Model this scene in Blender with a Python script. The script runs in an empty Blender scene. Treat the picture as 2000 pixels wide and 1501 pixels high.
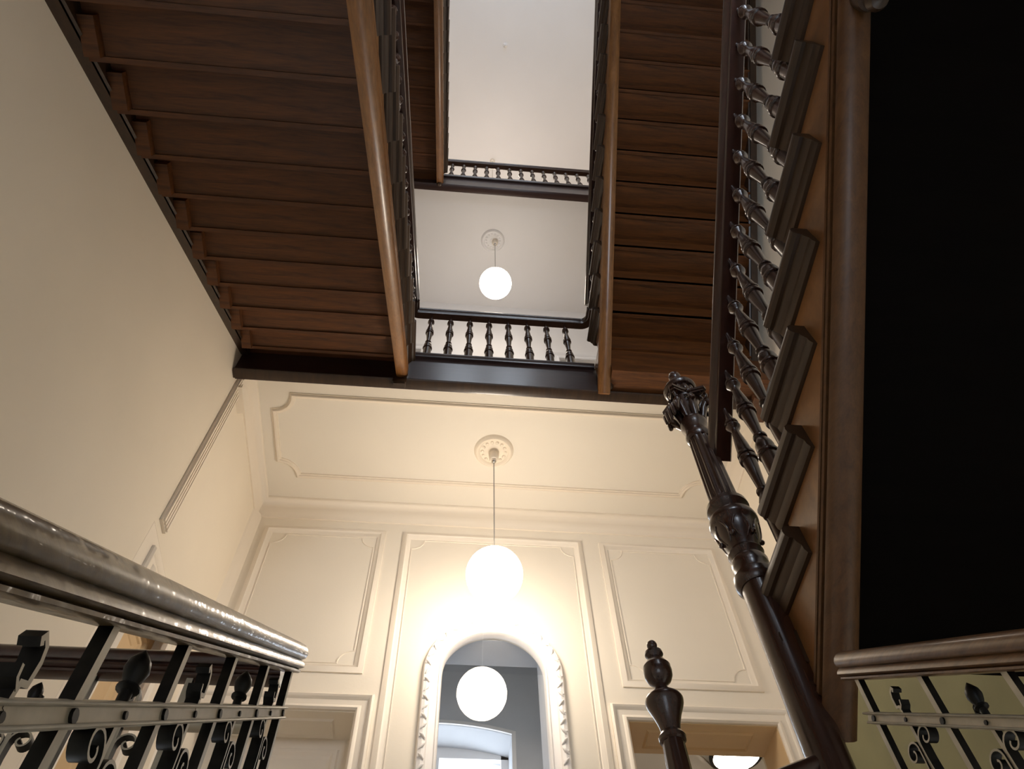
import bpy, bmesh, math, random
from mathutils import Vector, Matrix
random.seed(7)
S = 3.0                      # one drawing unit is three metres; the photographer's eye is the origin
V = Vector
PI = math.pi
C = bpy.context.scene.collection
scene = bpy.context.scene

# ------------------------------------------------------------------ camera, world, light, exposure
cam_d = bpy.data.cameras.new('camera')
cam_d.sensor_width = 36.0
cam_d.lens = 27.0
cam_d.clip_start = 0.02
cam_d.clip_end = 200
cam = bpy.data.objects.new('camera', cam_d)
C.objects.link(cam)
P_, R_, Y_ = math.radians(58.933), math.radians(-2.559), math.radians(7.149)
fw = V((math.sin(Y_)*math.cos(P_), math.cos(Y_)*math.cos(P_), math.sin(P_)))
rt = V((math.cos(Y_), -math.sin(Y_), 0))
up = rt.cross(fw)
r2 = rt*math.cos(R_) + up*math.sin(R_)
u2 = -rt*math.sin(R_) + up*math.cos(R_)
cam.matrix_world = Matrix(((r2.x, u2.x, -fw.x, 0), (r2.y, u2.y, -fw.y, 0), (r2.z, u2.z, -fw.z, 0), (0, 0, 0, 1)))
scene.camera = cam

world = bpy.data.worlds.new('world')
scene.world = world
world.use_nodes = True
bg = world.node_tree.nodes['Background']
bg.inputs[0].default_value = (0.80, 0.89, 1.0, 1)
bg.inputs[1].default_value = 1.5

scene.view_settings.view_transform = 'Standard'
scene.view_settings.look = 'None'
scene.view_settings.gamma = 1
scene.view_settings.use_curve_mapping = False
scene.view_settings.exposure = 0.92
scene.cycles.max_bounces = 8
scene.cycles.diffuse_bounces = 5
scene.cycles.glossy_bounces = 4
scene.cycles.sample_clamp_indirect = 6

def window_light(x, y, z, sx, sz, power, direction=1, color=(0.78, 0.88, 1.0)):
    # daylight coming in through a window opening in the rear (or corridor) wall
    l = bpy.data.lights.new('daylight', 'AREA')
    l.shape = 'RECTANGLE'; l.size = sx*S; l.size_y = sz*S
    l.energy = power; l.color = color
    o = bpy.data.objects.new('daylight', l)
    o.location = (x*S, y*S, z*S)
    o.rotation_euler = (PI/2, 0, 0) if direction > 0 else (-PI/2, 0, 0)
    C.objects.link(o)
    return o
GLOBE_E = 19.0
REAR_W = ((-0.02, 1.28), (0.30, 1.28), (-0.02, 2.98), (0.30, 2.98), (-0.02, 4.2), (0.30, 4.2))   # centre x, z of the rear windows
for i, (x, z) in enumerate(REAR_W):
    if i < 1: continue        # no light at the lowest left window; it tinted the left soffit
    window_light(x, -0.50, z, 0.24, 0.46, (0, 22, 8, 8, 11, 11)[i])  # unseen area lights; the lowest right one is added to brighten the right wall
window_light(-0.01, 2.16, 1.20, 0.36, 0.40, 8, -1)

# ------------------------------------------------------------------ materials
def mat(name):
    m = bpy.data.materials.new(name); m.use_nodes = True
    nt = m.node_tree
    return m, nt, nt.nodes['Principled BSDF']

def wood(name, dark, light, rough, axis='X', coat=0.3, scale=1.0, bump=0.05):
    m, nt, b = mat(name)
    N, L = nt.nodes, nt.links
    tc = N.new('ShaderNodeTexCoord'); mp = N.new('ShaderNodeMapping')
    sc = {'X': (0.7, 9, 9), 'Y': (9, 0.7, 9), 'Z': (9, 9, 0.7), 'S': (9, 1.2, 1.2)}[axis]
    mp.inputs['Scale'].default_value = [s*scale for s in sc]
    L.new(tc.outputs['Object'], mp.inputs['Vector'])
    n1 = N.new('ShaderNodeTexNoise'); n1.inputs['Scale'].default_value = 3.0
    n1.inputs['Detail'].default_value = 8; n1.inputs['Roughness'].default_value = 0.65
    n1.inputs['Distortion'].default_value = 0.8
    L.new(mp.outputs[0], n1.inputs['Vector'])
    n2 = N.new('ShaderNodeTexNoise'); n2.inputs['Scale'].default_value = 22.0
    n2.inputs['Detail'].default_value = 3
    L.new(mp.outputs[0], n2.inputs['Vector'])
    mx = N.new('ShaderNodeMath'); mx.operation = 'MULTIPLY_ADD'
    L.new(n2.outputs['Fac'], mx.inputs[0]); mx.inputs[1].default_value = 0.35
    L.new(n1.outputs['Fac'], mx.inputs[2])
    cr = N.new('ShaderNodeValToRGB')
    cr.color_ramp.elements[0].position = 0.42; cr.color_ramp.elements[0].color = (*dark, 1)
    cr.color_ramp.elements[1].position = 0.92; cr.color_ramp.elements[1].color = (*light, 1)
    L.new(mx.outputs[0], cr.inputs[0]); L.new(cr.outputs[0], b.inputs['Base Color'])
    bp = N.new('ShaderNodeBump'); bp.inputs['Strength'].default_value = bump; bp.inputs['Distance'].default_value = 0.01
    L.new(mx.outputs[0], bp.inputs['Height']); L.new(bp.outputs[0], b.inputs['Normal'])
    b.inputs['Roughness'].default_value = rough
    b.inputs['Coat Weight'].default_value = coat
    b.inputs['Coat Roughness'].default_value = 0.18
    return m

def plaster(name, col, rough=0.85, var=0.04, bump=0.04, scale=1.2):
    m, nt, b = mat(name)
    N, L = nt.nodes, nt.links
    tc = N.new('ShaderNodeTexCoord')
    n = N.new('ShaderNodeTexNoise'); n.inputs['Scale'].default_value = scale; n.inputs['Detail'].default_value = 5
    L.new(tc.outputs['Object'], n.inputs['Vector'])
    cr = N.new('ShaderNodeValToRGB')
    cr.color_ramp.elements[0].position = 0.35; cr.color_ramp.elements[0].color = (*[c*(1-var) for c in col], 1)
    cr.color_ramp.elements[1].position = 0.7; cr.color_ramp.elements[1].color = (*col, 1)
    L.new(n.outputs['Fac'], cr.inputs[0]); L.new(cr.outputs[0], b.inputs['Base Color'])
    n2 = N.new('ShaderNodeTexNoise'); n2.inputs['Scale'].default_value = 60
    L.new(tc.outputs['Object'], n2.inputs['Vector'])
    bp = N.new('ShaderNodeBump'); bp.inputs['Strength'].default_value = bump; bp.inputs['Distance'].default_value = 0.01
    L.new(n2.outputs['Fac'], bp.inputs['Height']); L.new(bp.outputs[0], b.inputs['Normal'])
    b.inputs['Roughness'].default_value = rough
    return m

M = {}
M['tread'] = wood('stained_oak_treads', (0.030, 0.0090, 0.0018), (0.165, 0.055, 0.0095), 0.5, 'X', 0.0)
M['string'] = wood('stained_oak_strings', (0.11, 0.042, 0.011), (0.29, 0.130, 0.040), 0.36, 'S', 0.25)
M['soffit'] = wood('near_black_soffit', (0.0022, 0.0016, 0.0012), (0.005, 0.0035, 0.0025), 0.8, 'X', 0.0)  # near-black wood, far darker than the treads
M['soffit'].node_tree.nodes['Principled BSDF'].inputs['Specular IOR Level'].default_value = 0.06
M['rail'] = wood('dark_mahogany', (0.016, 0.006, 0.004), (0.045, 0.016, 0.010), 0.28, 'Y', 0.5)
M['turned'] = wood('turned_mahogany', (0.018, 0.0075, 0.005), (0.055, 0.022, 0.013), 0.27, 'Z', 0.4)
M['bracket'] = wood('tread_end_oak', (0.014, 0.0065, 0.0026), (0.050, 0.024, 0.010), 0.44, 'Y', 0.15)
M['fascia'] = wood('landing_edge_mahogany', (0.022, 0.010, 0.009), (0.045, 0.021, 0.017), 0.36, 'X', 0.5)
M['mould'] = wood('near_string_moulding', (0.055, 0.022, 0.007), (0.14, 0.062, 0.021), 0.42, 'Y', 0.1)
M['lip'] = wood('landing_edge_oak', (0.06, 0.022, 0.009), (0.15, 0.062, 0.026), 0.4, 'X', 0.2)
M['oldrail'] = wood('worn_varnished_rail', (0.040, 0.025, 0.010), (0.145, 0.092, 0.038), 0.38, 'Y', 0.5, 1.0, 0.05)
def lumpy_varnish(m):
    nt = m.node_tree; N, L = nt.nodes, nt.links; b = N['Principled BSDF']
    tc = N.new('ShaderNodeTexCoord'); n = N.new('ShaderNodeTexNoise'); n.inputs['Scale'].default_value = 24; n.inputs['Detail'].default_value = 2
    L.new(tc.outputs['Object'], n.inputs['Vector'])
    bp = N.new('ShaderNodeBump'); bp.inputs['Strength'].default_value = 0.3; bp.inputs['Distance'].default_value = 0.012
    L.new(n.outputs['Fac'], bp.inputs['Height']); L.new(bp.outputs[0], b.inputs['Coat Normal'])
    b.inputs['Coat Roughness'].default_value = 0.12
lumpy_varnish(M['oldrail'])
M['brownrail'] = wood('brown_varnished_rail', (0.055, 0.024, 0.008), (0.19, 0.092, 0.034), 0.4, 'Y', 0.4, 1.0, 0.05)
M['wall'] = plaster('cream_wall_paint', (0.87, 0.79, 0.665))
M['hall'] = plaster('cream_hall_paint', (0.87, 0.80, 0.69))
M['ceil'] = plaster('white_ceiling_paint', (0.86, 0.815, 0.735), var=0.02)
M['upper'] = plaster('white_upper_paint', (0.80, 0.795, 0.81), var=0.03)
M['trim'] = plaster('cream_gloss_trim', (0.87, 0.79, 0.68), 0.5, 0.01, 0.0)
M['white'] = plaster('white_frame_paint', (0.87, 0.84, 0.82), 0.55, 0.02, 0.02)
M['ochre'] = plaster('ochre_door_paint', (0.74, 0.53, 0.30), 0.6, 0.08, 0.0, 2.5)
M['grey'] = plaster('grey_corridor_paint', (0.60, 0.61, 0.63), 0.8, 0.12, 0.05, 2.0)
M['olive'] = plaster('olive_wall_shade', (0.25, 0.24, 0.13), var=0.15, scale=3.0)  # dull olive puts the dim light under the near stair into the wall colour
M['stone'] = plaster('pale_limestone', (0.66, 0.62, 0.56), 0.5, 0.15, 0.02, 3.0)
M['floor'] = wood('oak_floor', (0.16, 0.085, 0.04), (0.30, 0.17, 0.085), 0.45, 'X', 0.2)
m, nt, b = mat('wrought_iron'); M['iron'] = m
b.inputs['Base Color'].default_value = (0.018, 0.018, 0.016, 1); b.inputs['Metallic'].default_value = 0.0
b.inputs['Roughness'].default_value = 0.45; b.inputs['Specular IOR Level'].default_value = 0.22
n = nt.nodes.new('ShaderNodeTexNoise'); n.inputs['Scale'].default_value = 45
cr = nt.nodes.new('ShaderNodeValToRGB'); cr.color_ramp.elements[0].color = (0.0025, 0.0025, 0.0022, 1); cr.color_ramp.elements[1].color = (0.014, 0.013, 0.010, 1)
cr.color_ramp.elements[0].position = 0.4; cr.color_ramp.elements[1].position = 0.75
tc = nt.nodes.new('ShaderNodeTexCoord'); nt.links.new(tc.outputs['Object'], n.inputs['Vector'])
nt.links.new(n.outputs['Fac'], cr.inputs[0]); nt.links.new(cr.outputs[0], b.inputs['Base Color'])
m, nt, b = mat('worn_steel_and_lit_sides'); M['steel'] = m  # pale steel of the mid rail; also the light painted on bar sides
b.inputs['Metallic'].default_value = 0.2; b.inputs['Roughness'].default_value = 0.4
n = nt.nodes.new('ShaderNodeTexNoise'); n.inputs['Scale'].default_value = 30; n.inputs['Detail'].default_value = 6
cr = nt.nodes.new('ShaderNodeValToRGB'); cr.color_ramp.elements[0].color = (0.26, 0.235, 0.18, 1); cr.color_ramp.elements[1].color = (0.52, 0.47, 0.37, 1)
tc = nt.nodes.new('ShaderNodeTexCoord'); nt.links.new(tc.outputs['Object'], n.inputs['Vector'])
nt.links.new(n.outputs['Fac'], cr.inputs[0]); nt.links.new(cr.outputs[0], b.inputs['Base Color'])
m, nt, b = mat('chrome'); M['chrome'] = m
b.inputs['Base Color'].default_value = (0.7, 0.68, 0.65, 1); b.inputs['Metallic'].default_value = 1; b.inputs['Roughness'].default_value = 0.12
m, nt, b = mat('lamp_cable'); M['cable'] = m
b.inputs['Base Color'].default_value = (0.30, 0.29, 0.27, 1); b.inputs['Roughness'].default_value = 0.5
m, nt, b = mat('opal_glass_lit'); M['globe'] = m
b.inputs['Base Color'].default_value = (0.9, 0.9, 0.9, 1)
b.inputs['Emission Color'].default_value = (1.0, 0.86, 0.70, 1); b.inputs['Emission Strength'].default_value = GLOBE_E
m, nt, b = mat('opal_glass_lit_cool'); M['globe_cool'] = m
b.inputs['Base Color'].default_value = (0.9, 0.9, 0.9, 1)
b.inputs['Emission Color'].default_value = (1.0, 0.86, 0.70, 1); b.inputs['Emission Strength'].default_value = 11.0
m, nt, b = mat('opal_glass_lit_top'); M['globe_top'] = m
b.inputs['Base Color'].default_value = (0.9, 0.9, 0.9, 1)
b.inputs['Emission Color'].default_value = (1.0, 0.82, 0.64, 1); b.inputs['Emission Strength'].default_value = 34
m, nt, b = mat('reflecting_pane'); M['pane'] = m
out = nt.nodes['Material Output']; nt.nodes.remove(b)
g = nt.nodes.new('ShaderNodeBsdfGlossy'); g.inputs['Roughness'].default_value = 0.0
t = nt.nodes.new('ShaderNodeBsdfTransparent'); mixn = nt.nodes.new('ShaderNodeMixShader'); mixn.inputs[0].default_value = 0.08
nt.links.new(t.outputs[0], mixn.inputs[1]); nt.links.new(g.outputs[0], mixn.inputs[2]); nt.links.new(mixn.outputs[0], out.inputs[0])
m, nt, b = mat('window_glass'); M['glass'] = m
out = nt.nodes['Material Output']; nt.nodes.remove(b)
g = nt.nodes.new('ShaderNodeBsdfGlossy'); g.inputs['Roughness'].default_value = 0.02
t = nt.nodes.new('ShaderNodeBsdfTransparent'); mixn = nt.nodes.new('ShaderNodeMixShader'); mixn.inputs[0].default_value = 0.06
nt.links.new(t.outputs[0], mixn.inputs[1]); nt.links.new(g.outputs[0], mixn.inputs[2]); nt.links.new(mixn.outputs[0], out.inputs[0])

# ------------------------------------------------------------------ mesh helpers (all in drawing units)
class MB:
    def __init__(s): s.v = []; s.f = []
    def add(s, vs, fs):
        o = len(s.v); s.v += [V(p) for p in vs]; s.f += [[i+o for i in f] for f in fs]; return s
    def box(s, x0, x1, y0, y1, z0, z1):
        return s.add([(x0,y0,z0),(x1,y0,z0),(x1,y1,z0),(x0,y1,z0),(x0,y0,z1),(x1,y0,z1),(x1,y1,z1),(x0,y1,z1)],
                     [(0,3,2,1),(4,5,6,7),(0,1,5,4),(1,2,6,5),(2,3,7,6),(3,0,4,7)])
    def prism(s, poly, axis, a, b):
        # poly: list of 2-D points in the plane normal to axis ('x': (y,z), 'y': (x,z), 'z': (x,y))
        mk = {'x': lambda p, t: (t, p[0], p[1]), 'y': lambda p, t: (p[0], t, p[1]), 'z': lambda p, t: (p[0], p[1], t)}[axis]
        n = len(poly)
        return s.add([mk(p, a) for p in poly] + [mk(p, b) for p in poly],
                     [list(range(n)), list(range(2*n-1, n-1, -1))] + [(i, (i+1) % n, (i+1) % n+n, i+n) for i in range(n)])
    def lathe(s, prof, x, y, z0=0.0, seg=20, flutes=None):
        # prof: (r, z) from bottom to top; flutes: (z_low, z_high, count, depth)
        n = len(prof); vs = []
        for r, z in prof:
            for k in range(seg):
                a = 2*PI*k/seg; rr = r
                if flutes and flutes[0] <= z <= flutes[1]: rr = r*(1-flutes[3]*(0.5+0.5*math.cos(a*flutes[2])))
                vs.append((x+rr*math.cos(a), y+rr*math.sin(a), z0+z))
        fs = [(i*seg+k, i*seg+(k+1) % seg, (i+1)*seg+(k+1) % seg, (i+1)*seg+k) for i in range(n-1) for k in range(seg)]
        fs += [list(range(seg))[::-1], [(n-1)*seg+k for k in range(seg)]]
        return s.add(vs, fs)
    def ball(s, x, y, z, rx, ry=None, rz=None, seg=14, rings=8):
        ry = rx if ry is None else ry; rz = rx if rz is None else rz
        vs = [(x, y, z-rz)]
        for i in range(1, rings):
            t = PI*i/rings
            for k in range(seg):
                a = 2*PI*k/seg
                vs.append((x+rx*math.sin(t)*math.cos(a), y+ry*math.sin(t)*math.sin(a), z-rz*math.cos(t)))
        vs.append((x, y, z+rz)); L = len(vs)-1
        fs = [(0, 1+(k+1) % seg, 1+k) for k in range(seg)]
        for i in range(rings-2):
            for k in range(seg):
                fs.append((1+i*seg+k, 1+i*seg+(k+1) % seg, 1+(i+1)*seg+(k+1) % seg, 1+(i+1)*seg+k))
        fs += [(L, 1+(rings-2)*seg+k, 1+(rings-2)*seg+(k+1) % seg) for k in range(seg)]
        return s.add(vs, fs)
    def sweep(s, path, prof, N, closed=False):
        # planar path with plane normal N; prof points are (a across the path in its plane, b along N)
        N = V(N).normalized(); path = [V(p) for p in path]; n = len(path); m = len(prof); vs = []
        for i, p in enumerate(path):
            d1 = (path[(i+1) % n]-p) if (closed or i < n-1) else (p-path[i-1])
            d0 = (p-path[i-1]) if (closed or i > 0) else d1
            d0 = d0.normalized(); d1 = d1.normalized()
            t = (d0+d1).normalized() if (d0+d1).length > 1e-6 else d1
            k = 1.0/max(0.35, t.dot(d1)); side = N.cross(t)
            for a, b in prof: vs.append(p+side*a*k+N*b)
        fs = []
        for i in range(n if closed else n-1):
            j = (i+1) % n
            for k in range(m): fs.append((i*m+k, i*m+(k+1) % m, j*m+(k+1) % m, j*m+k))
        if not closed: fs += [list(range(m))[::-1], [(n-1)*m+k for k in range(m)]]
        return s.add(vs, fs)
    def tube(s, path, r, seg=8):
        path = [V(p) for p in path]; vs = []; n = len(path); up_ = None
        for i, p in enumerate(path):
            t = (path[min(i+1, n-1)]-path[max(i-1, 0)]).normalized()
            a = t.orthogonal().normalized() if up_ is None else (up_-t*up_.dot(t)).normalized()
            up_ = a; b = t.cross(a); rr = r[i] if isinstance(r, (list, tuple)) else r
            for k in range(seg):
                w = 2*PI*k/seg; vs.append(p+a*math.cos(w)*rr+b*math.sin(w)*rr)
        fs = [(i*seg+k, i*seg+(k+1) % seg, (i+1)*seg+(k+1) % seg, (i+1)*seg+k) for i in range(n-1) for k in range(seg)]
        fs += [list(range(seg))[::-1], [(n-1)*seg+k for k in range(seg)]]
        return s.add(vs, fs)
    def build(s, name, material, parent=None, smooth=35, origin=None, bevel=0):
        par_loc = V((0, 0, 0))
        p = parent
        while p is not None: par_loc = par_loc+p.location; p = p.parent
        vs = [v*S for v in s.v]
        if origin is None:
            lo = V([min(v[i] for v in vs) for i in range(3)]); hi = V([max(v[i] for v in vs) for i in range(3)])
            origin = V(((lo.x+hi.x)/2, (lo.y+hi.y)/2, lo.z)) if parent is None else (lo+hi)/2
        else: origin = V(origin)*S
        me = bpy.data.meshes.new(name)
        me.from_pydata([v-origin for v in vs], [], s.f)
        bm = bmesh.new(); bm.from_mesh(me)
        bmesh.ops.recalc_face_normals(bm, faces=bm.faces)
        bm.to_mesh(me); bm.free()
        me.materials.append(material)
        if smooth:
            me.polygons.foreach_set('use_smooth', [True]*len(me.polygons))
            me.set_sharp_from_angle(angle=math.radians(smooth))
        o = bpy.data.objects.new(name, me); C.objects.link(o)
        o.parent = parent; o.location = origin-par_loc
        if bevel:
            bv = o.modifiers.new('bevel', 'BEVEL'); bv.width = bevel*S; bv.segments = 2; bv.limit_method = 'ANGLE'
            bv.angle_limit = math.radians(50)
        return o

def tag(o, label, cat, group=None, kind=None):
    o['label'] = label
    if cat: o['category'] = cat
    if group: o['group'] = group
    if kind: o['kind'] = kind
    return o
def thing(name, label, cat, loc, group=None):
    o = bpy.data.objects.new(name, None); C.objects.link(o); o.empty_display_size = 0.1
    o.location = V(loc)*S
    return tag(o, label, cat, group)
def struct(mb, name, material, label, cat, **k):
    return tag(mb.build(name, material, None, **k), label, cat, kind='structure')
def arc(cx, cz, r, a0, a1, n, mk):
    return [mk(cx+r*math.cos(math.radians(a0+(a1-a0)*i/n)), cz+r*math.sin(math.radians(a0+(a1-a0)*i/n))) for i in range(n+1)]

# ------------------------------------------------------------------ key dimensions
XL, XR, YB, YR = -0.568, 0.801, 1.510, -0.52      # walls
WL, WR = -0.144, 0.350                            # well faces of the strings
MX = 0.105                                        # centre line
F1, F2, F3 = 0.130, 1.795, 3.470                  # storey floors
C1, C2, C3 = 1.767, 3.442, 4.850                  # ceilings
B2, B3 = 1.655, 3.330                             # undersides of the landing edge beams
YB2 = 1.618                                       # back wall of the upper storeys
HL1, HL2 = 1.010, 2.656                           # half landings

# ------------------------------------------------------------------ the shell
struct(MB().box(XL-0.06, XL, YR, 1.03, -0.9, C3).box(XL-0.06, XL, 1.03, 1.37, 1.135, C3).box(XL-0.06, XL, 1.37, YB2+0.1, -0.9, C3), 'wall_left', M['wall'],
       'cream painted wall on the left running up the whole stairwell', 'wall', smooth=0)
struct(MB().box(XR, XR+0.06, YR, YB2+0.1, -0.9, C3), 'wall_right', M['wall'], 'pale painted wall on the right behind the near balusters', 'wall', smooth=0)
struct(MB().box(XR-0.004, XR+0.001, 0.35, 1.42, F1, 1.03), 'wall_right', M['olive'], 'added slab on the lower right wall behind the right iron balustrade, its dull olive standing for shade', 'wall', smooth=0)  # thin slab added over the wall to carry its shade
# rear wall with window openings
mb = MB(); xs = [XL, -0.14, 0.10, 0.18, 0.42, XR]; wz = [(1.05, 1.51), (2.75, 3.21), (3.97, 4.43)]
zs = [-0.9, 0.0, 0.4]+[z for p in wz for z in p]+[C3]
mb.box(XL, XR, YR-0.08, YR, -0.9, 0.0).box(XL, -0.19, YR-0.08, YR, 0, 0.4).box(0.17, XR, YR-0.08, YR, 0, 0.4)
zz = 0.4
for a, b in wz:
    mb.box(XL, XR, YR-0.08, YR, zz, a)
    mb.box(XL, -0.14, YR-0.08, YR, a, b).box(0.10, 0.18, YR-0.08, YR, a, b).box(0.42, XR, YR-0.08, YR, a, b)
    zz = b
mb.box(XL, XR, YR-0.08, YR, zz, C3)
struct(mb, 'wall_rear', M['upper'], 'wall behind the photographer with stair windows', 'wall', smooth=0)

def wall_holes(x0, x1, z0, z1, holes):
    # rectangles of wall around rectangular holes (x0,x1,ztop) that reach down to z0
    out = []; x = x0
    for a, b, zt in sorted(holes):
        out.append((x, a, z0, z1)); out.append((a, b, zt, z1)); x = b
    out.append((x, x1, z0, z1)); return out
DL = (-0.530, -0.190); DR = (0.418, 0.763); DT = 1.085   # door openings left / right, head
AX, AR, AZ = 0.1145, 0.1225, 1.1925                      # arched opening: centre, radius, springing
mb = MB()
for x0, x1, z0, z1 in wall_holes(XL, XR, F1, C1+0.02, [(DL[0], DL[1], DT), (AX-AR, AX+AR, AZ+AR), (DR[0], DR[1], DT)]):
    mb.box(x0, x1, YB, YB+0.115, z0, z1)
for sgn in (-1, 1):    # spandrels of the arch
    pts = [(AX+sgn*AR*math.cos(math.radians(t)), AZ+AR*math.sin(math.radians(t))) for t in range(0, 91, 6)]
    mb.prism(pts+[(AX+sgn*AR, AZ+AR)], 'y', YB, YB+0.02)
struct(mb, 'wall_back', M['hall'], 'cream panelled back wall of the lower hall with arch and doors', 'wall', smooth=0)
mb = MB()
for x0, x1, z0, z1 in wall_holes(XL, XR, C1+0.02, C2+0.02, [(DL[0], DL[1], DT+1.865), (DR[0], DR[1], DT+1.865)]):
    mb.box(x0, x1, YB2, YB2+0.115, z0, z1)
struct(mb, 'wall_back', M['upper'], 'white back wall behind the middle landing balusters', 'wall', smooth=0)
struct(MB().box(XL, XR, YB2, YB2+0.115, C2+0.02, C3), 'wall_back', M['upper'], 'white back wall of the top storey', 'wall', smooth=0)

struct(MB().box(XL, XR, 1.035, YB, C1, F2-0.014), 'ceiling', M['ceil'], 'cream hall ceiling with moulded panel around the lower lamp', 'ceiling', smooth=0)
struct(MB().box(XL, XR, 1.035, YB2, C2, F3-0.014), 'ceiling', M['upper'], 'greyish white ceiling above the middle landing lamp', 'ceiling', smooth=0)
struct(MB().box(XL-0.06, XR+0.06, YR-0.08, YB2+0.115, C3, C3+0.06), 'ceiling', M['upper'], 'pale top ceiling seen through the stairwell opening', 'ceiling', smooth=0)
mb = MB().box(XL, XR, 0.52, YB+0.9, F1-0.06, F1)
struct(mb, 'floor', M['stone'], 'pale stone floor of the lower hall below the panelled wall', 'floor', smooth=0)
struct(MB().box(XL, XR, 1.0, YB2, F2-0.0135, F2), 'floor', M['floor'], 'wooden floor of the middle landing', 'floor', smooth=0)
struct(MB().box(XL, XR, 1.0, YB2, F3-0.0135, F3), 'floor', M['floor'], 'wooden floor of the top landing', 'floor', smooth=0)
struct(MB().box(XL, XR, YR, -0.042, HL1-0.05, HL1), 'floor', M['tread'], 'dark half landing overhead behind the photographer', 'floor', smooth=0)
struct(MB().box(XL, XR, YR, -0.02, HL2-0.05, HL2), 'floor', M['tread'], 'upper dark half landing over the rear of the stairwell', 'floor', smooth=0)
struct(MB().box(XL, XR, YR, 0.52, -0.9, -0.86), 'floor', M['stone'], 'entrance floor beneath the iron railed stair', 'floor', smooth=0)

# crown mouldings
def crown(zc, h, pr, name, label, material, sides=True):
    prof = [(0, 0), (0, -h), (0.004, -h), (0.006, -h*0.86), (0.009, -h*0.8), (0.011, -h*0.5), (pr*0.6, -h*0.22), (pr*0.9, -h*0.14), (pr, -h*0.1), (pr, 0)]
    path = [(XL, 1.06, zc), (XL, YB, zc), (XR, YB, zc), (XR, 1.06, zc)]
    mb = MB().sweep(path, [(-a, b) for a, b in prof], (0, 0, 1))
    return struct(mb, name, material, label, 'moulding', smooth=50)
crown(C1, 0.066, 0.026, 'trim_1', 'cream cornice where the panelled wall meets the lower hall ceiling', M['trim'])

# moulded panel on the lower hall ceiling (concave corners)
def notched(x0, x1, y0, y1, r, mk, n=6):
    pts = []
    for cx, cy, a0, a1 in ((x0, y0, 90, 0), (x1, y0, 180, 90), (x1, y1, 270, 180), (x0, y1, 360, 270)):
        for i in range(n+1):
            a = math.radians(a0+(a1-a0)*i/n); pts.append(mk(cx+r*math.cos(a), cy+r*math.sin(a)))
    return pts
roll = [(-0.008, 0), (-0.0075, 0.0035), (-0.004, 0.0045), (-0.003, 0.0075), (0.002, 0.0085), (0.005, 0.006), (0.006, 0.003), (0.008, 0.0025), (0.008, 0)]
mb = MB().sweep(notched(-0.504, 0.715, 1.132, 1.402, 0.052, lambda x, y: (x, y, C1)), roll, (0, 0, -1), closed=True)
struct(mb, 'trim_2', M['trim'], 'long notched panel moulding on the lower hall ceiling', 'moulding', smooth=45)

# panel mouldings on the back wall
def wall_panel(name, label, x0, x1, z0, z1, notch, band=0.012):
    prof = [(-band, 0), (-band, 0.004), (-band*0.5, 0.0075), (0, 0.009), (band*0.35, 0.0055), (band*0.8, 0.003), (band, 0)]
    mk = lambda x, z: (x, YB, z)
    mb = MB().sweep([mk(x0, z0), mk(x1, z0), mk(x1, z1), mk(x0, z1)], prof, (0, -1, 0), closed=True)
    i = 0.016
    thin = [(-0.0016, 0), (-0.001, 0.002), (0.001, 0.002), (0.0016, 0)]
    mb.sweep(notched(x0+i, x1-i, z0+i, z1-i, notch, mk), thin, (0, -1, 0), closed=True)
    return struct(mb, name, M['trim'], label, 'moulding', smooth=45)
wall_panel('trim_3', 'moulded wall panel above the left hall door', -0.515, -0.201, 1.195, 1.652, 0.036)
wall_panel('trim_4', 'tall centre wall panel framing the arch', -0.129, 0.358, 0.25, 1.652, 0.034)
wall_panel('trim_5', 'moulded wall panel above the right hall door', 0.432, 0.748, 1.185, 1.648, 0.036)
# corner strips
mb = MB().prism([(XL, YB), (XL+0.02, YB), (XL+0.014, YB-0.012), (XL+0.004, YB-0.03), (XL, YB-0.034)], 'z', F1, C1-0.06)
struct(mb, 'trim_6', M['trim'], 'vertical corner moulding between left wall and panelled wall', 'moulding', smooth=0)
# fluted strip on the left wall above the side door
mb = MB()
mb.box(XL, XL+0.006, 1.043, 1.080, 1.155, 1.700)
for k in range(4): mb.box(XL+0.006, XL+0.010, 1.0455+k*0.009, 1.0505+k*0.009, 1.157, 1.696)
struct(mb, 'trim_7', M['trim'], 'narrow fluted strip running up the left wall above the side door', 'moulding', smooth=0)
# small cove bracket in the corner under the landing
mb = MB().prism([(1.046, 1.654), (1.125, 1.654), (1.125, 1.70), (1.10, 1.70), (1.075, 1.688), (1.055, 1.67)][::-1], 'x', XL, XL+0.020)
struct(mb, 'trim_8', M['trim'], 'small curved corner block under the landing on the left wall', 'moulding', smooth=0)

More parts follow.
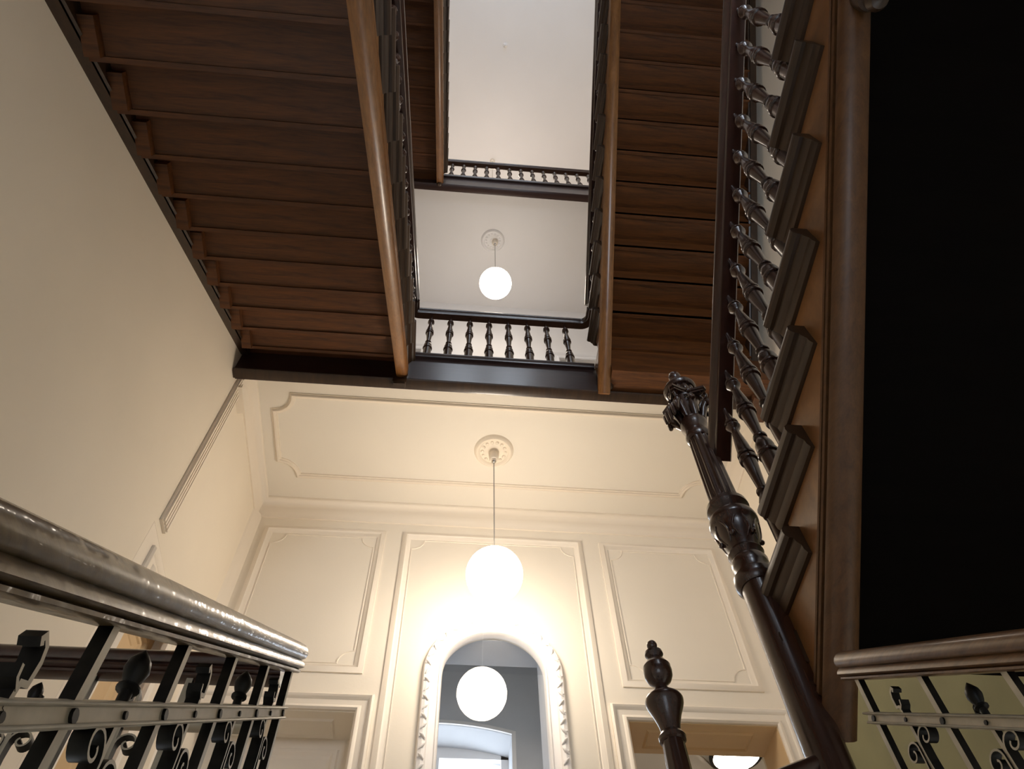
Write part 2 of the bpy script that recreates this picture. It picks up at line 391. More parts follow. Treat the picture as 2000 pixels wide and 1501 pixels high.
# ------------------------------------------------------------------ doors
casing = [(-0.038, 0), (-0.038, 0.010), (-0.033, 0.014), (-0.029, 0.012), (-0.024, 0.006), (-0.012, 0.005), (-0.009, 0.008), (-0.004, 0.009), (0, 0.005), (0, 0)]
def door_set(n, x0, x1, zt, zb, leaf, label, material=None, leafmat=None, YB=1.510):
    mb = MB().sweep([(x1, YB, zb), (x1, YB, zt), (x0, YB, zt), (x0, YB, zb)], casing, (0, -1, 0))
    d = struct(mb, 'door_%d' % n, M['trim'] if material is None else material, label, 'door', smooth=40)
    lin = MB().box(x0, x1, YB+0.001, YB+0.114, zt-0.002, zt+0.006).box(x0-0.006, x0+0.002, YB+0.001, YB+0.114, zb, zt-0.002).box(x1-0.002, x1+0.006, YB+0.001, YB+0.114, zb, zt-0.002)
    w = x1-x0
    lin.sweep([(x0+0.05*w*3, YB+0.03, zt-0.002), (x1-0.05*w*3, YB+0.03, zt-0.002), (x1-0.05*w*3, YB+0.09, zt-0.002), (x0+0.05*w*3, YB+0.09, zt-0.002)], [(-0.004, 0), (0, 0.004), (0.004, 0)], (0, 0, -1), closed=True)
    tag(lin.build('door_lining', leafmat or M['ochre'], d, smooth=0), 'warm ochre panelled lining', None)
    if leaf:
        lf = MB().box(x0+0.001, x1-0.001, YB+0.100, YB+0.114, zb+0.003, zt-0.001)
        for a, b in ((0.62, 0.96), (0.06, 0.56)):
            h = zt-zb
            lf.sweep([(x0+0.045, YB+0.100, zb+h*a), (x1-0.045, YB+0.100, zb+h*a), (x1-0.045, YB+0.100, zb+h*b), (x0+0.045, YB+0.100, zb+h*b)],
                     [(-0.012, 0), (-0.008, 0.005), (0, 0.006), (0.006, 0.002), (0.012, 0)], (0, -1, 0), closed=True)
        lo = lf.build('door_leaf', M['trim'], d, smooth=0)
        MB().tube([(x1-0.022, YB+0.1, zb+0.34), (x1-0.022, YB+0.08, zb+0.34), (x1-0.055, YB+0.078, zb+0.34)], 0.0035).build('door_handle', M['chrome'], lo)
    return d
door_set(1, DL[0], DL[1], DT, F1, True, 'closed panelled door left of the arch in a moulded cream frame', None, M['hall'])
door_set(2, DR[0], DR[1], DT, F1, False, 'open doorway right of the arch with ochre lining and moulded frame')
door_set(3, DL[0], DL[1], DT+1.865, F2, True, 'door frame left of the landing balusters on the middle storey', M['upper'], M['upper'], YB2)
door_set(4, DR[0], DR[1], DT+1.865, F2, True, 'door frame right of the landing balusters on the middle storey', M['upper'], M['upper'], YB2)
# side door on the left wall
mb = MB()
y0, y1, zt = 1.068, 1.335, 1.110
mb.sweep([(XL, y0, F1), (XL, y0, zt), (XL, y1, zt), (XL, y1, F1)], casing, (1, 0, 0))
d5 = struct(mb, 'door_5', M['trim'], 'side door in a moulded frame on the left wall under the fluted strip', 'door', smooth=40)
lf = MB().box(XL-0.055, XL-0.035, y0-0.036, y1+0.034, F1, zt+0.024)
for k, ins in enumerate((0.035, 0.060, 0.085)):
    for a, b in ((F1+0.08, F1+0.42), (F1+0.50, zt-0.0)):
        lf.sweep([(XL-0.035, y0+ins, a+ins-0.02), (XL-0.035, y1-ins, a+ins-0.02), (XL-0.035, y1-ins, b-ins), (XL-0.035, y0+ins, b-ins)],
                 [(-0.006, 0), (-0.003, 0.005-k*0.001), (0.003, 0.004-k*0.001), (0.006, 0)], (1, 0, 0), closed=True)
tag(lf.build('door_leaf', M['ochre'], d5, smooth=0), 'warm ochre panelled leaf', None)
lin = MB().box(XL-0.04, XL, y0-0.0375, y0, F1, zt).box(XL-0.04, XL, y1, y1+0.0345, F1, zt).box(XL-0.04, XL, y0-0.0375, y1+0.0345, zt, zt+0.0245)
lin.build('door_lining', M['trim'], d5, smooth=0)

# rooms beyond the doors: right room is lit, with a boarded ceiling
mb = MB().box(DL[0]-0.1, DL[1]+0.1, YB+0.30, YB+0.34, F1, 1.4)
struct(mb, 'wall_back', M['grey'], 'passage wall behind the left door', 'wall', smooth=0)
mb = MB().box(0.38, 1.5, 2.60, 2.66, F1, 1.6).box(1.5, 1.56, YB+0.115, 2.66, F1, 1.6).box(0.36, 0.38, YB+0.115, 2.66, F1, 1.6).box(XR, 1.56, YB+0.10, YB+0.115, F1, 1.6)
struct(mb, 'wall_back', M['hall'], 'far walls of the room seen through the right doorway', 'wall', smooth=0)
mb = MB().box(0.36, 1.56, YB+0.115, 2.66, 1.50, 1.54)
def slat(xa, ya, xb, yb): mb.sweep([(xa, ya, 1.50), (xb, yb, 1.50)], [(-0.006, 0), (-0.005, 0.007), (0.005, 0.007), (0.006, 0)], (0, 0, -1))
for k in range(6): slat(0.42+k*0.20, 1.80, 0.42+k*0.20+0.65, 2.5)
struct(mb, 'ceiling', M['ceil'], 'pale beamed ceiling of the room seen through the right doorway', 'ceiling', smooth=0)
struct(MB().box(0.79, 1.56, YB+0.115, 2.66, F1-0.05, F1), 'floor', M['floor'], 'floor of the room through the right doorway', 'floor', smooth=0)
cl = thing('ceiling_light', 'round flat lit ceiling light glimpsed through the right doorway', 'lamp', (0.955, 2.235, 1.5))
MB().lathe([(0.082, 0), (0.086, -0.004), (0.086, -0.012), (0.080, -0.014)][::-1], 0.955, 2.235, 1.5, 32).build('rim', M['iron'], cl)
MB().lathe([(0.0, -0.026), (0.045, -0.024), (0.070, -0.018), (0.079, -0.010), (0.079, -0.004)], 0.955, 2.235, 1.5, 32).build('diffuser', M['globe_cool'], cl)

# ------------------------------------------------------------------ arched opening with carved frame, pane and the grey corridor behind
af = thing('arched_frame', 'white arched frame with carved leaf border around glazed opening in the panelled wall', 'frame', (AX, YB, F1))
def arch_path(r, y, n=28, zb=0.2):
    return [(AX+r, y, zb)] + [(AX+r*math.cos(PI*i/n), y, AZ+r*math.sin(PI*i/n)) for i in range(n+1)] + [(AX-r, y, zb)]
inner = [(-0.024, 0), (-0.024, 0.010), (-0.018, 0.009), (-0.012, 0.005), (-0.006, 0.005), (-0.004, 0.009), (0.0, 0.009), (0.0025, 0.004), (0.0025, -0.012), (0, -0.012)]
MB().sweep(arch_path(AR, YB), [(a, b) for a, b in inner], (0, -1, 0)).build('inner_moulding', M['white'], af, smooth=40)
outer = [(-0.012, 0), (-0.0115, 0.010), (-0.008, 0.0165), (0.0, 0.019), (0.007, 0.016), (0.010, 0.010), (0.010, 0)]
MB().sweep(arch_path(AR+0.031, YB), outer, (0, -1, 0)).build('outer_moulding', M['white'], af, smooth=40)
mb = MB(); rr = AR+0.030
L_st = AZ-0.3; tot = 2*L_st+PI*rr; nn = 96
for k in range(nn):
    q = tot*(k+0.5)/nn
    if q < L_st: x, z, tx, tz = AX+rr, 0.3+q, 0, 1
    elif q < L_st+PI*rr:
        a = (q-L_st)/rr; x, z, tx, tz = AX+rr*math.cos(a), AZ+rr*math.sin(a), -math.sin(a), math.cos(a)
    else: x, z, tx, tz = AX-rr, AZ-(q-L_st-PI*rr), 0, -1
    nx, nz = tz, -tx
    w = 0.0045 if k % 2 else -0.0045
    y = YB-0.0165
    pts = [(x+nx*w*1.4-tx*0.0085, y, z+nz*w*1.4-tz*0.0085), (x+nx*w*0.2-tx*0.002, y-0.0035, z+nz*w*0.2-tz*0.002), (x-nx*w*1.2+tx*0.006, y-0.002, z-nz*w*1.2+tz*0.006)]
    mb.tube(pts, [0.0012, 0.0042, 0.0015], 6)
    if k % 2: mb.ball(x+nx*0.0065, y, z+nz*0.0065, 0.0028, seg=6, rings=4)
mb.build('carved_border', M['white'], af, smooth=60)
pl = [(AX+AR*math.cos(PI*i/28), AZ+AR*math.sin(PI*i/28)) for i in range(29)]+[(AX-AR, 0.84), (AX+AR, 0.84)]
mb = MB(); mb.prism(pl, 'y', YB-0.011, YB-0.0098)
# tilt the pane very slightly forward at the top, as hung
for v in mb.v: v.y -= (v.z-AZ)*0.030
mb.build('pane', M['pane'], af, smooth=0)
# corridor
lin = MB().box(AX-AR, AX+AR, YB+0.021, YB+0.1155, AZ+AR-0.002, AZ+AR+0.004).box(AX-AR-0.004, AX-AR+0.001, YB+0.0205, YB+0.1155, F1, AZ+AR-0.002).box(AX+AR-0.001, AX+AR+0.004, YB+0.0205, YB+0.1155, F1, AZ+AR-0.002)
tag(lin.build('reveal_lining', M['grey'], af, smooth=0), 'grey painted reveal', None)
YC = 2.02
MB().box(AX-AR, AX+AR, YB-0.013, YB+0.10, F1, 0.84).build('sill_panel', M['white'], af, smooth=0)
mb = MB()
ox0, ox1, oz, ozc = -0.22, 0.206, 1.392, 1.420
mb.box(-0.36, ox0, YC, YC+0.16, F1, 2.4).box(ox1, 0.36, YC, YC+0.16, F1, 2.4)
apts = [(ox0+(ox1-ox0)*i/12, oz+(ozc-oz)*(1-(2*i/12-1)**2)) for i in range(13)]
mb.prism(apts+[(ox1, 2.4), (ox0, 2.4)], 'y', YC, YC+0.16)
mb.box(ox0, ox1, YC, YC+0.16, F1, 0.72)
mb.box(-0.38, -0.36, YB+0.115, YC+0.16, F1, 2.4).box(0.345, 0.36, YB+0.115, YC+0.16, F1, 2.4)
struct(mb, 'wall_back', M['grey'], 'grey corridor wall with window recess seen through the arch', 'wall', smooth=0)
struct(MB().box(-0.38, 0.36, YB+0.115, YC+0.16, 2.3, 2.4), 'ceiling', M['grey'], 'grey corridor ceiling seen through the arch', 'ceiling', smooth=0)
mb = MB().sweep([(ox1, YC, 0.72)]+[(x, YC, z) for x, z in apts[::-1]]+[(ox0, YC, 0.72)], [(-0.012, 0), (-0.012, 0.004), (0.0, 0.006), (0.0, -0.004)], (0, -1, 0))
w1 = struct(mb, 'window_1', M['white'], 'bright window in a deep recess seen through the arch', 'window', smooth=0)
MB().box(ox0, ox0+0.02, YC+0.11, YC+0.13, 0.72, 1.40).box(ox1-0.022, ox1, YC+0.11, YC+0.13, 0.72, 1.40).box(ox0, ox1, YC+0.11, YC+0.13, 1.385, 1.42).box(-0.02, 0.0, YC+0.111, YC+0.129, 0.72, 1.40).build('window_frame', M['white'], w1, smooth=0)
MB().box(ox0+0.02, ox1-0.022, YC+0.119, YC+0.121, 0.72, 1.385).build('pane', M['glass'], w1, smooth=0)
k = 2
for a, b in wz:
    for x0, x1 in ((-0.14, 0.10), (0.18, 0.42)):
        mb = MB().sweep([(x0, YR-0.04, a), (x1, YR-0.04, a), (x1, YR-0.04, b), (x0, YR-0.04, b)], [(0, -0.008), (0.012, -0.008), (0.012, 0.008), (0, 0.008)], (0, -1, 0), closed=True)
        w = struct(mb, 'window_%d' % k, M['white'], ('rear stair window, %s of the %s pair' % ('left' if x0 < 0 else 'right', ('lowest', 'middle', 'top')[wz.index((a, b))])), 'window', smooth=0)
        MB().box(x0+0.012, x1-0.012, YR-0.041, YR-0.039, a+0.012, b-0.012).build('pane', M['glass'], w, smooth=0)
        k += 1

# ------------------------------------------------------------------ lamps and ceiling roses
def pendant(x, y, zc, zg, r, label, material, group=None):
    t = thing('pendant_lamp', label, 'lamp', (x, y, zg-r), group)
    MB().lathe([(0.004, -0.034), (0.010, -0.032), (0.0135, -0.024), (0.0145, -0.012), (0.0125, -0.004), (0.0155, 0)], x, y, zc-0.011, 20).build('canopy', M['trim'], t)
    MB().ball(x, y, zc-0.049, 0.0075).build('cable_grip', M['chrome'], t)
    MB().tube([(x, y, zc-0.05), (x, y, zg+r)], 0.0013, 6).build('cable', M['cable'], t)
    MB().lathe([(0.012, 0), (0.013, 0.008), (0.006, 0.012)], x, y, zg+r-0.003, 16).build('cap', M['chrome'], t)
    MB().ball(x, y, zg, r, seg=48, rings=28).build('globe', material, t, smooth=80)
    return t
def rose(x, y, zc, r, label, material):
    mb = MB().lathe([(r*0.22, -0.0115), (r*0.24, -0.008), (r*0.45, -0.006), (r*0.70, -0.005), (r*0.76, -0.009), (r*0.86, -0.011), (r*0.93, -0.008), (r*0.97, -0.004), (r, 0)], x, y, zc, 48)
    for k in range(14):
        a = 2*PI*k/14
        mb.ball(x+r*0.58*math.cos(a), y+r*0.58*math.sin(a), zc-0.006, r*0.095, r*0.095, 0.0035, 8, 6)
    return tag(mb.build('ceiling_rose', material), label, 'ceiling rose')
PX, PY = 0.100, 1.278
rose(PX, PY, C1, 0.056, 'round plaster ceiling rose above the lower globe lamp', M['trim'])
pendant(PX, PY, C1, 1.285, 0.0655, 'white glass globe lamp hanging in front of the panelled wall', M['globe'])
rose(PX, PY, C2, 0.056, 'round plaster ceiling rose above the upper globe lamp', M['upper'])
pendant(PX+0.010, PY, C2, 2.945, 0.0665, 'white glass globe lamp hanging above the middle landing balusters', M['globe_cool'])
pendant(PX, PY, C3, 4.270, 0.045, 'globe lamp hidden behind the top landing edge that warms the top ceiling', M['globe_top'])
tag(MB().lathe([(0.002, -0.02), (0.007, -0.016), (0.008, -0.006), (0.015, 0)], 0.126, 0.605, C3, 20).build('ceiling_hook_plate', M['upper']), 'tiny round hook plate on the top ceiling in the stairwell opening', 'hook plate')

# ------------------------------------------------------------------ staircases
def smooth_nose(y, z0, z1, asc, r=None):
    # rounded nosing end points in (y,z); the nose points towards -asc
    r = (z1-z0)/2; c = (z0+z1)/2
    return [(y+asc*r-asc*r*math.cos(math.radians(t)), c+r*math.sin(math.radians(t))) for t in range(-90, 91, 22)]

def flight(name, label, cat, x0, x1, asc, Yr, Tl, run, rise, n, well, drop_in, drop_wall, th=0.0145, closed_soffit=None, ends=(0, 0), riser_drop=0.004, yend=None, first_clip=None, mould='string'):
    """Yr/Tl: y of the lowest riser and the z of the tread (or floor) below it. Treads 1..n lie between risers 0..n.
       well: -1 or +1, the side (x0 or x1) facing the well; the wall is on the other side."""
    root = thing(name, label, cat, ((x0+x1)/2, Yr, Tl))
    xw = x0 if well < 0 else x1                 # well face of the outer string
    xs = xw-well*0.022                          # inner face of the outer string
    xa, xb = (xs, x1-0.018) if well < 0 else (x0+0.018, xs)
    nose = 0.012
    for k in range(n+1):
        y = Yr+asc*run*k; t0 = Tl+rise*k; t1 = t0+rise
        # riser
        if not (first_clip and k == 0): MB().box(xa, xb, min(y, y+asc*0.008), max(y, y+asc*0.008), t0-th-(0.0 if closed_soffit is not None else riser_drop), t1-th).build('riser', M['tread'], root, smooth=0)
        if k < n:
            ya, yb = y-asc*nose, y+asc*(run+0.008)
            if k == 0 and first_clip: ya = first_clip
            poly = [(yb, t1-th), (yb, t1)] + [(p[0], p[1]) for p in smooth_nose(ya, t1-th, t1, asc)][::-1]
            tr = MB().prism(poly, 'x', xa, xb).build('tread', M['tread'], root)
            if asc > 0 and closed_soffit is None:     # cleat under the tread against the wall string
                MB().box(x0+0.018, x0+0.040, y+run*0.35, y+run, t1-th-0.018, t1-th).build('cleat', M['tread'], root, smooth=0)
            # return nosing and scotia on the well side
            o = well
            prof = [(xs, t1-0.0385), (xw, t1-0.0385), (xw+o*0.004, t1-0.0375), (xw+o*0.0065, t1-0.033), (xw+o*0.007, t1-0.027), (xw+o*0.011, t1-0.022), (xw+o*0.012, t1-0.0175),
                    (xw+o*0.016, t1-0.017), (xw+o*0.0195, t1-0.0135), (xw+o*0.0205, t1-0.009), (xw+o*0.0195, t1-0.004), (xw+o*0.016, t1), (xs, t1)]
            MB().prism(prof, 'y', ya, yb+asc*0.007).build('tread_return', M['bracket'], tr, smooth=30)
    slope = rise/run*asc
    def line(y, dz): return Tl+rise+(y-(Yr-asc*nose))*slope+dz      # nosing line plus dz
    ya = Yr-asc*0.012 if yend is None else yend[0]
    yb = Yr+asc*run*n+asc*0.02 if yend is None else yend[1]
    # cut outer string
    top = []
    for k in range(n+1):
        y = Yr+asc*run*k; t0 = Tl+rise*k
        if asc < 0: y = min(y, ya)
        top += [(y, t0-th), (y, t0+rise-th)]
    top = [(ya, Tl-th)] + top + [(yb, Tl+rise*(n+1)-th)]
    poly = [(ya, line(ya, drop_in)), (yb, line(yb, drop_in))] + top[::-1]
    st = MB().prism(poly, 'x', xs, xw).build('outer_string', M['string'], root, smooth=0)
    # mouldings along the foot of the outer string
    o = well
    prof = [(0.0, 0.023), (-0.003, 0.019), (-0.0045, 0.012), (-0.004, 0.005), (0.0, -0.001), (0.004, -0.005), (0.009, -0.006), (0.0125, -0.004), (0.0125, 0.0),
            (0.0165, 0.0), (0.0170, 0.0), (0.0170, -0.0050), (0.0195, -0.0062), (0.0220, -0.0050), (0.0220, 0.0), (0.0262, 0.0), (0.0262, -0.0042), (0.0285, -0.0050), (0.0310, -0.002), (0.031, 0.023)]
    prof = [(a*(-1 if asc*1 > 0 else 1)*1.0, -b*o) for a, b in prof]
    pth = [(xw, ya, line(ya, drop_in)), (xw, yb, line(yb, drop_in))]
    # make 'a' point upwards whatever the direction of travel
    d = V(pth[1])-V(pth[0]); side = V((1, 0, 0)).cross(d.normalized()); sg = 1 if side.z > 0 else -1
    prof = [(abs_a*sg, b) for abs_a, b in [((a if asc < 0 else -a), b) for a, b in prof]]
    MB().sweep(pth, prof, (1, 0, 0)).build('string_moulding', M[mould], st, smooth=40)
    # wall string
    wx = (x1-0.018, x1) if well < 0 else (x0, x0+0.018)
    poly = [(ya, line(ya, drop_wall)), (yb, line(yb, drop_wall)), (yb, line(yb, 0.03)), (ya, line(ya, 0.03))]
    ws = MB().prism(poly, 'x', *wx).build('wall_string', M['bracket'], root, smooth=0)
    wxi = x1-0.018 if well < 0 else x0+0.018
    MB().sweep([(wxi, ya, line(ya, drop_wall)), (wxi, yb, line(yb, drop_wall))], [(0.002*sg, 0.006*(-1 if well > 0 else 1)), (0.0065*sg, 0.004*(-1 if well < 0 else 1)), (0.012*sg, 0.0), (0.0*sg, -0.0)], (1, 0, 0)).build('string_bead', M['bracket'], ws, smooth=0)
    if closed_soffit is not None:
        poly = [(ya, line(ya, closed_soffit)), (yb, line(yb, closed_soffit)), (yb, line(yb, closed_soffit+0.008)), (ya, line(ya, closed_soffit+0.008))]
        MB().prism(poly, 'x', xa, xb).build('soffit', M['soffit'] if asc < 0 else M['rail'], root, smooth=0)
    return root, line

def drop(root, x, y, z, ball=True):
    mb = MB()
    if ball:
        mb.lathe([(0.002, -0.030), (0.008, -0.028), (0.0115, -0.021), (0.010, -0.014), (0.006, -0.010), (0.012, -0.007), (0.0135, -0.002), (0.0125, 0.012)], x, y, z, 18)
    else:
        mb.box(x-0.017, x+0.017, y-0.006, y+0.012, z-0.018, z+0.012).box(x-0.014, x+0.014, y-0.004, y+0.010, z-0.024, z-0.018)
    return mb.build('drop_pendant', M['bracket'], root)

# lower left flight (ascends away), middle right flight (ascends towards us), upper left flight, near right flight
fA, lineA = flight('staircase', 'wooden staircase overhead on the left rising to the middle landing', 'staircase', XL, WL, 1, 0.208-0.083*3, 1.0118, 0.083, 0.0594, 12, 1, -0.150, -0.088, yend=(-0.06, 0.998))
drop(fA, WL-0.013, 1.0, 1.662, False)
fB, lineB = flight('staircase', 'wooden staircase right of the well rising from the middle landing towards the viewer', 'staircase', WR, XR-0.02, -1, 0.938, F2, 0.0702, 0.0615, 13, -1, -0.176, -0.10, yend=(0.992, -0.01))
MB().box(WR+0.024, XR-0.021, 0.937, 1.0015, B2+0.014, F2-0.016).build('apron', M['tread'], fB, smooth=0)
drop(fB, WR+0.022, 0.985, 1.690)
fC, lineC = flight('staircase', 'highest wooden staircase rising to the top landing beyond the well', 'staircase', XL, WL, 1, 0.0, HL2, 0.0790, 0.0626, 12, 1, -0.182, -0.12, yend=(-0.01, 0.998))
MB().box(XL+0.018, WL-0.024, 0.955, 1.0015, F3-0.070, F3-0.016).build('apron', M['tread'], fC, smooth=0)
drop(fC, WL-0.010, 0.995, 3.345)
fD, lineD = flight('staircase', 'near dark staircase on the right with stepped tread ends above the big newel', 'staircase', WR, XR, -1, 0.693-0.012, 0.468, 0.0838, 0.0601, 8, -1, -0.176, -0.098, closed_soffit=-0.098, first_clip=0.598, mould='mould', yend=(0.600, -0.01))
drop(fD, 0.361, 0.030, 0.808)

# landing edge beams
def beam(label, y, zb, zt, xa, xb, depth=0.020, lipmat='bracket'):
    t = thing('landing_beam', label, 'beam', ((xa+xb)/2, y, zb))
    MB().box(xa, xb, y+0.002, y+0.030, zb+0.012, zt-0.002).build('fascia', M['fascia'], t, smooth=0)
    prof = [(y+depth, zb), (y+depth, zb+0.014), (y+0.004, zb+0.014), (y-0.004, zb+0.010), (y-0.006, zb+0.004), (y-0.002, zb)]
    MB().prism(prof, 'x', xa, xb).build('bottom_lip', M[lipmat], t, smooth=50)
    prof = [(y+0.030, zt-0.016), (y-0.006, zt-0.016), (y-0.011, zt-0.010), (y-0.011, zt-0.004), (y-0.007, zt+0.001), (y+0.030, zt+0.001)]
    MB().prism(prof, 'x', WL+0.001, xb if xb > WR+0.2 and zb > 3 else WR-0.001).build('nosing', M['fascia'], t, smooth=50)
    return t
b2 = beam('dark wooden edge beam of the middle landing across the stairwell', 1.0, B2, F2, XL+0.001, XR-0.02)
# rounded corner at the right end of the lower beam
MB().prism([(XR-0.055, 0.982), (XR-0.022, 0.990), (XR-0.008, 1.02), (XR-0.012, 1.055), (XR-0.055, 1.055)], 'z', B2-0.004, B2+0.06).build('end_block', M['lip'], b2, smooth=0)
beam('dark wooden edge beam of the top landing across the stairwell', 1.0, B3, F3, XL+0.001, XR-0.001, 0.024, 'fascia')
# carriage of the landing inside the left flight (dark boards between last riser and beam)
MB().box(XL+0.018, WL-0.024, 0.963, 1.0015, F2-0.040, F2-0.016).build('apron', M['tread'], fA, smooth=0)

# ------------------------------------------------------------------ wooden balusters and handrails
BAL = [(0.0112, 0), (0.0112, 0.02), (0.0112, 0.20), (0.0106, 0.222), (0.0126, 0.226), (0.0132, 0.236), (0.0126, 0.246), (0.0094, 0.250), (0.0096, 0.262), (0.0112, 0.285), (0.0104, 0.31), (0.0074, 0.345), (0.0060, 0.356),
       (0.0082, 0.360), (0.0086, 0.368), (0.0082, 0.376), (0.0056, 0.380), (0.0056, 0.40), (0.0072, 0.48), (0.0090, 0.555), (0.0090, 0.568), (0.0112, 0.572), (0.0117, 0.583), (0.0112, 0.594), (0.0086, 0.598), (0.0086, 0.604), (0.0110, 0.608), (0.0114, 0.618), (0.0108, 0.628),
       (0.0084, 0.634), (0.0090, 0.652), (0.0082, 0.69), (0.0056, 0.770), (0.0052, 0.795), (0.0066, 0.812), (0.0090, 0.826), (0.0097, 0.834), (0.0090, 0.843), (0.0066, 0.847), (0.0066, 0.854), (0.0088, 0.858), (0.0090, 0.866), (0.0084, 0.873), (0.0060, 0.877),
       (0.0056, 0.892), (0.0044, 0.918), (0.0030, 0.955), (0.0026, 0.975), (0.0030, 1.0)]
_bal = {}
def baluster(root, x, y, z0, h, group_seg=16):
    key = round(h, 3)
    if key not in _bal:
        mb = MB().lathe([(r, t*h) for r, t in BAL], 0, 0, 0, group_seg)
        o = mb.build('baluster', M['turned'], root, smooth=28, origin=(0, 0, 0)); _bal[key] = o
    else:
        o = _bal[key].copy(); C.objects.link(o); o.parent = root
    o.location = V((x, y, z0))*S-root.location
    return o
RAIL = [(-0.011, 0.0), (-0.0125, 0.004), (-0.0115, 0.008), (-0.017, 0.013), (-0.0185, 0.019), (-0.0165, 0.026), (-0.010, 0.031), (0.0, 0.033), (0.010, 0.031), (0.0165, 0.026), (0.0185, 0.019), (0.017, 0.013), (0.0115, 0.008), (0.0125, 0.004), (0.011, 0.0)]
def pitched_rail(root, x, y0, z0, y1, z1, material=None, prof=None, name='handrail', scale=1.0, endround=False):
    prof = prof or RAIL
    a, b = V((x, y0, z0)), V((x, y1, z1))
    side = V((1, 0, 0)).cross((b-a).normalized()); sg = 1 if side.z > 0 else -1
    return MB().sweep([a, b], [(q*sg*scale, p*scale) for p, q in prof], (1, 0, 0)).build(name, material or M['rail'], root, smooth=50)

# near right balustrade (stands on flight D)
bD = thing('balustrade', 'near dark wooden balustrade with turned balusters on the right staircase', 'balustrade', (0.365, 0.3, 0.6))
xb = 0.3555
for j in range(14):
    y = 0.5405-0.0419*j-0.004
    k = math.ceil((0.681-0.012-y)/0.0838-1e-6)      # tread index carrying this baluster
    k = min(k, 9)
    z0 = 0.468+0.0601*k
    zt_ = lineD(y, 0.226)
    if z0 > 1.0: continue
    hh = zt_-z0+0.004
    baluster(bD, xb, y, z0, round(hh, 3))
pitched_rail(bD, xb, 0.592, lineD(0.592, 0.224), -0.06, lineD(-0.06, 0.224), scale=0.90)

# left flight balustrade
def flight_balustrade(label, xb, line, yr0, Tl, run, rise, asc, ks, off, y0, y1, yoff=(0.018, 0.0595), scale=0.85):
    t = thing('balustrade', label, 'balustrade', (xb, (y0+y1)/2, min(line(y0, 0), line(y1, 0))))
    for k in ks:
        for q in yoff:
            y = yr0+asc*(run*k+q); z0 = Tl+rise*(k+1)
            baluster(t, xb, y, z0, round(line(y, off)-z0+0.004, 3), 12)
    pitched_rail(t, xb, y0, line(y0, off), y1, line(y1, off), scale=scale)
    return t
flight_balustrade('dark balustrade along the left staircase up to the middle landing', WL-0.013, lineA, 0.208-0.083*3, 1.0118, 0.083, 0.0594, 1, range(0, 12), 0.262, -0.06, 0.985, (0.016, 0.0575))
flight_balustrade('dark balustrade along the staircase right of the well, seen edge on', WR+0.021, lineB, 0.938, F2, 0.0702, 0.0615, -1, range(0, 13), 0.262, 0.960, -0.02, (0.016, 0.051))
flight_balustrade('highest dark balustrade beside the top left staircase', WL-0.013, lineC, 0.0, HL2, 0.0790, 0.0626, 1, range(0, 12), 0.262, -0.02, 0.975, (0.016, 0.0555))

def landing_balustrade(label, y, zf, xa, xb, xs, curve_r, curve_l, h=0.262):
    t = thing('balustrade', label, 'balustrade', ((xa+xb)/2, y, zf))
    for x in xs: baluster(t, x, y, zf, round(h, 3), 16)
    path = []; r = 0.030
    if curve_l: path += [(xa, y-0.04, zf+h), (xa, y-0.014, zf+h)]+[(xa+0.014-0.014*math.cos(PI/2*i/5), y-0.014+0.014*math.sin(PI/2*i/5), zf+h) for i in range(1, 6)]
    else: path += [(xa, y, zf+h)]
    if curve_r: path += [(xb-r+r*math.sin(PI/2*i/8), y-r+r*math.cos(PI/2*i/8), zf+h) for i in range(9)]+[(xb, y-r-0.025, zf+h)]
    else: path += [(xb, y, zf+h)]
    MB().sweep(path, [(p*0.9, q*0.9) for p, q in RAIL], (0, 0, 1)).build('handrail', M['rail'], t, smooth=50)
    return t
landing_balustrade('dark balustrade of turned balusters along the middle landing edge', 1.012, F2, WL-0.013, WR+0.021, [-0.102+0.0563*i for i in range(8)], True, True)
landing_balustrade('small distant balustrade along the top landing edge', 1.012, F3, WL-0.013, XR-0.002, [-0.112+0.0545*i for i in range(17)], False, True)

# ------------------------------------------------------------------ newel posts
nx_, ny_ = 0.339, 0.600
nw = thing('newel_post', 'tall carved newel post with fluted shaft and leafy capital beside the near staircase', 'newel post', (nx_, ny_, F1))
MB().lathe([(0.026, 0.0), (0.026, 0.07), (0.020, 0.08), (0.0185, 0.10)] + [(0.0190, F_-F1) for F_ in (0.30, 0.44)] + [(0.0195, 0.60-F1), (0.0200, 0.605-F1)], nx_, ny_, F1, 32).build('lower_shaft', M['turned'], nw)
MB().lathe([(0.0205, 0.600), (0.0240, 0.604), (0.0250, 0.610), (0.0245, 0.616), (0.0205, 0.619), (0.0195, 0.623), (0.0210, 0.630), (0.0215, 0.638), (0.0185, 0.644), (0.0195, 0.648), (0.0210, 0.652), (0.0185, 0.657),
            (0.0195, 0.662), (0.0235, 0.675), (0.0265, 0.688), (0.0272, 0.697), (0.0295, 0.700), (0.0300, 0.706), (0.0285, 0.712), (0.0230, 0.715), (0.0215, 0.720), (0.0235, 0.725), (0.0265, 0.730), (0.0255, 0.737), (0.0200, 0.742)], nx_, ny_, 0, 36).build('vase', M['turned'], nw)
vl = MB()
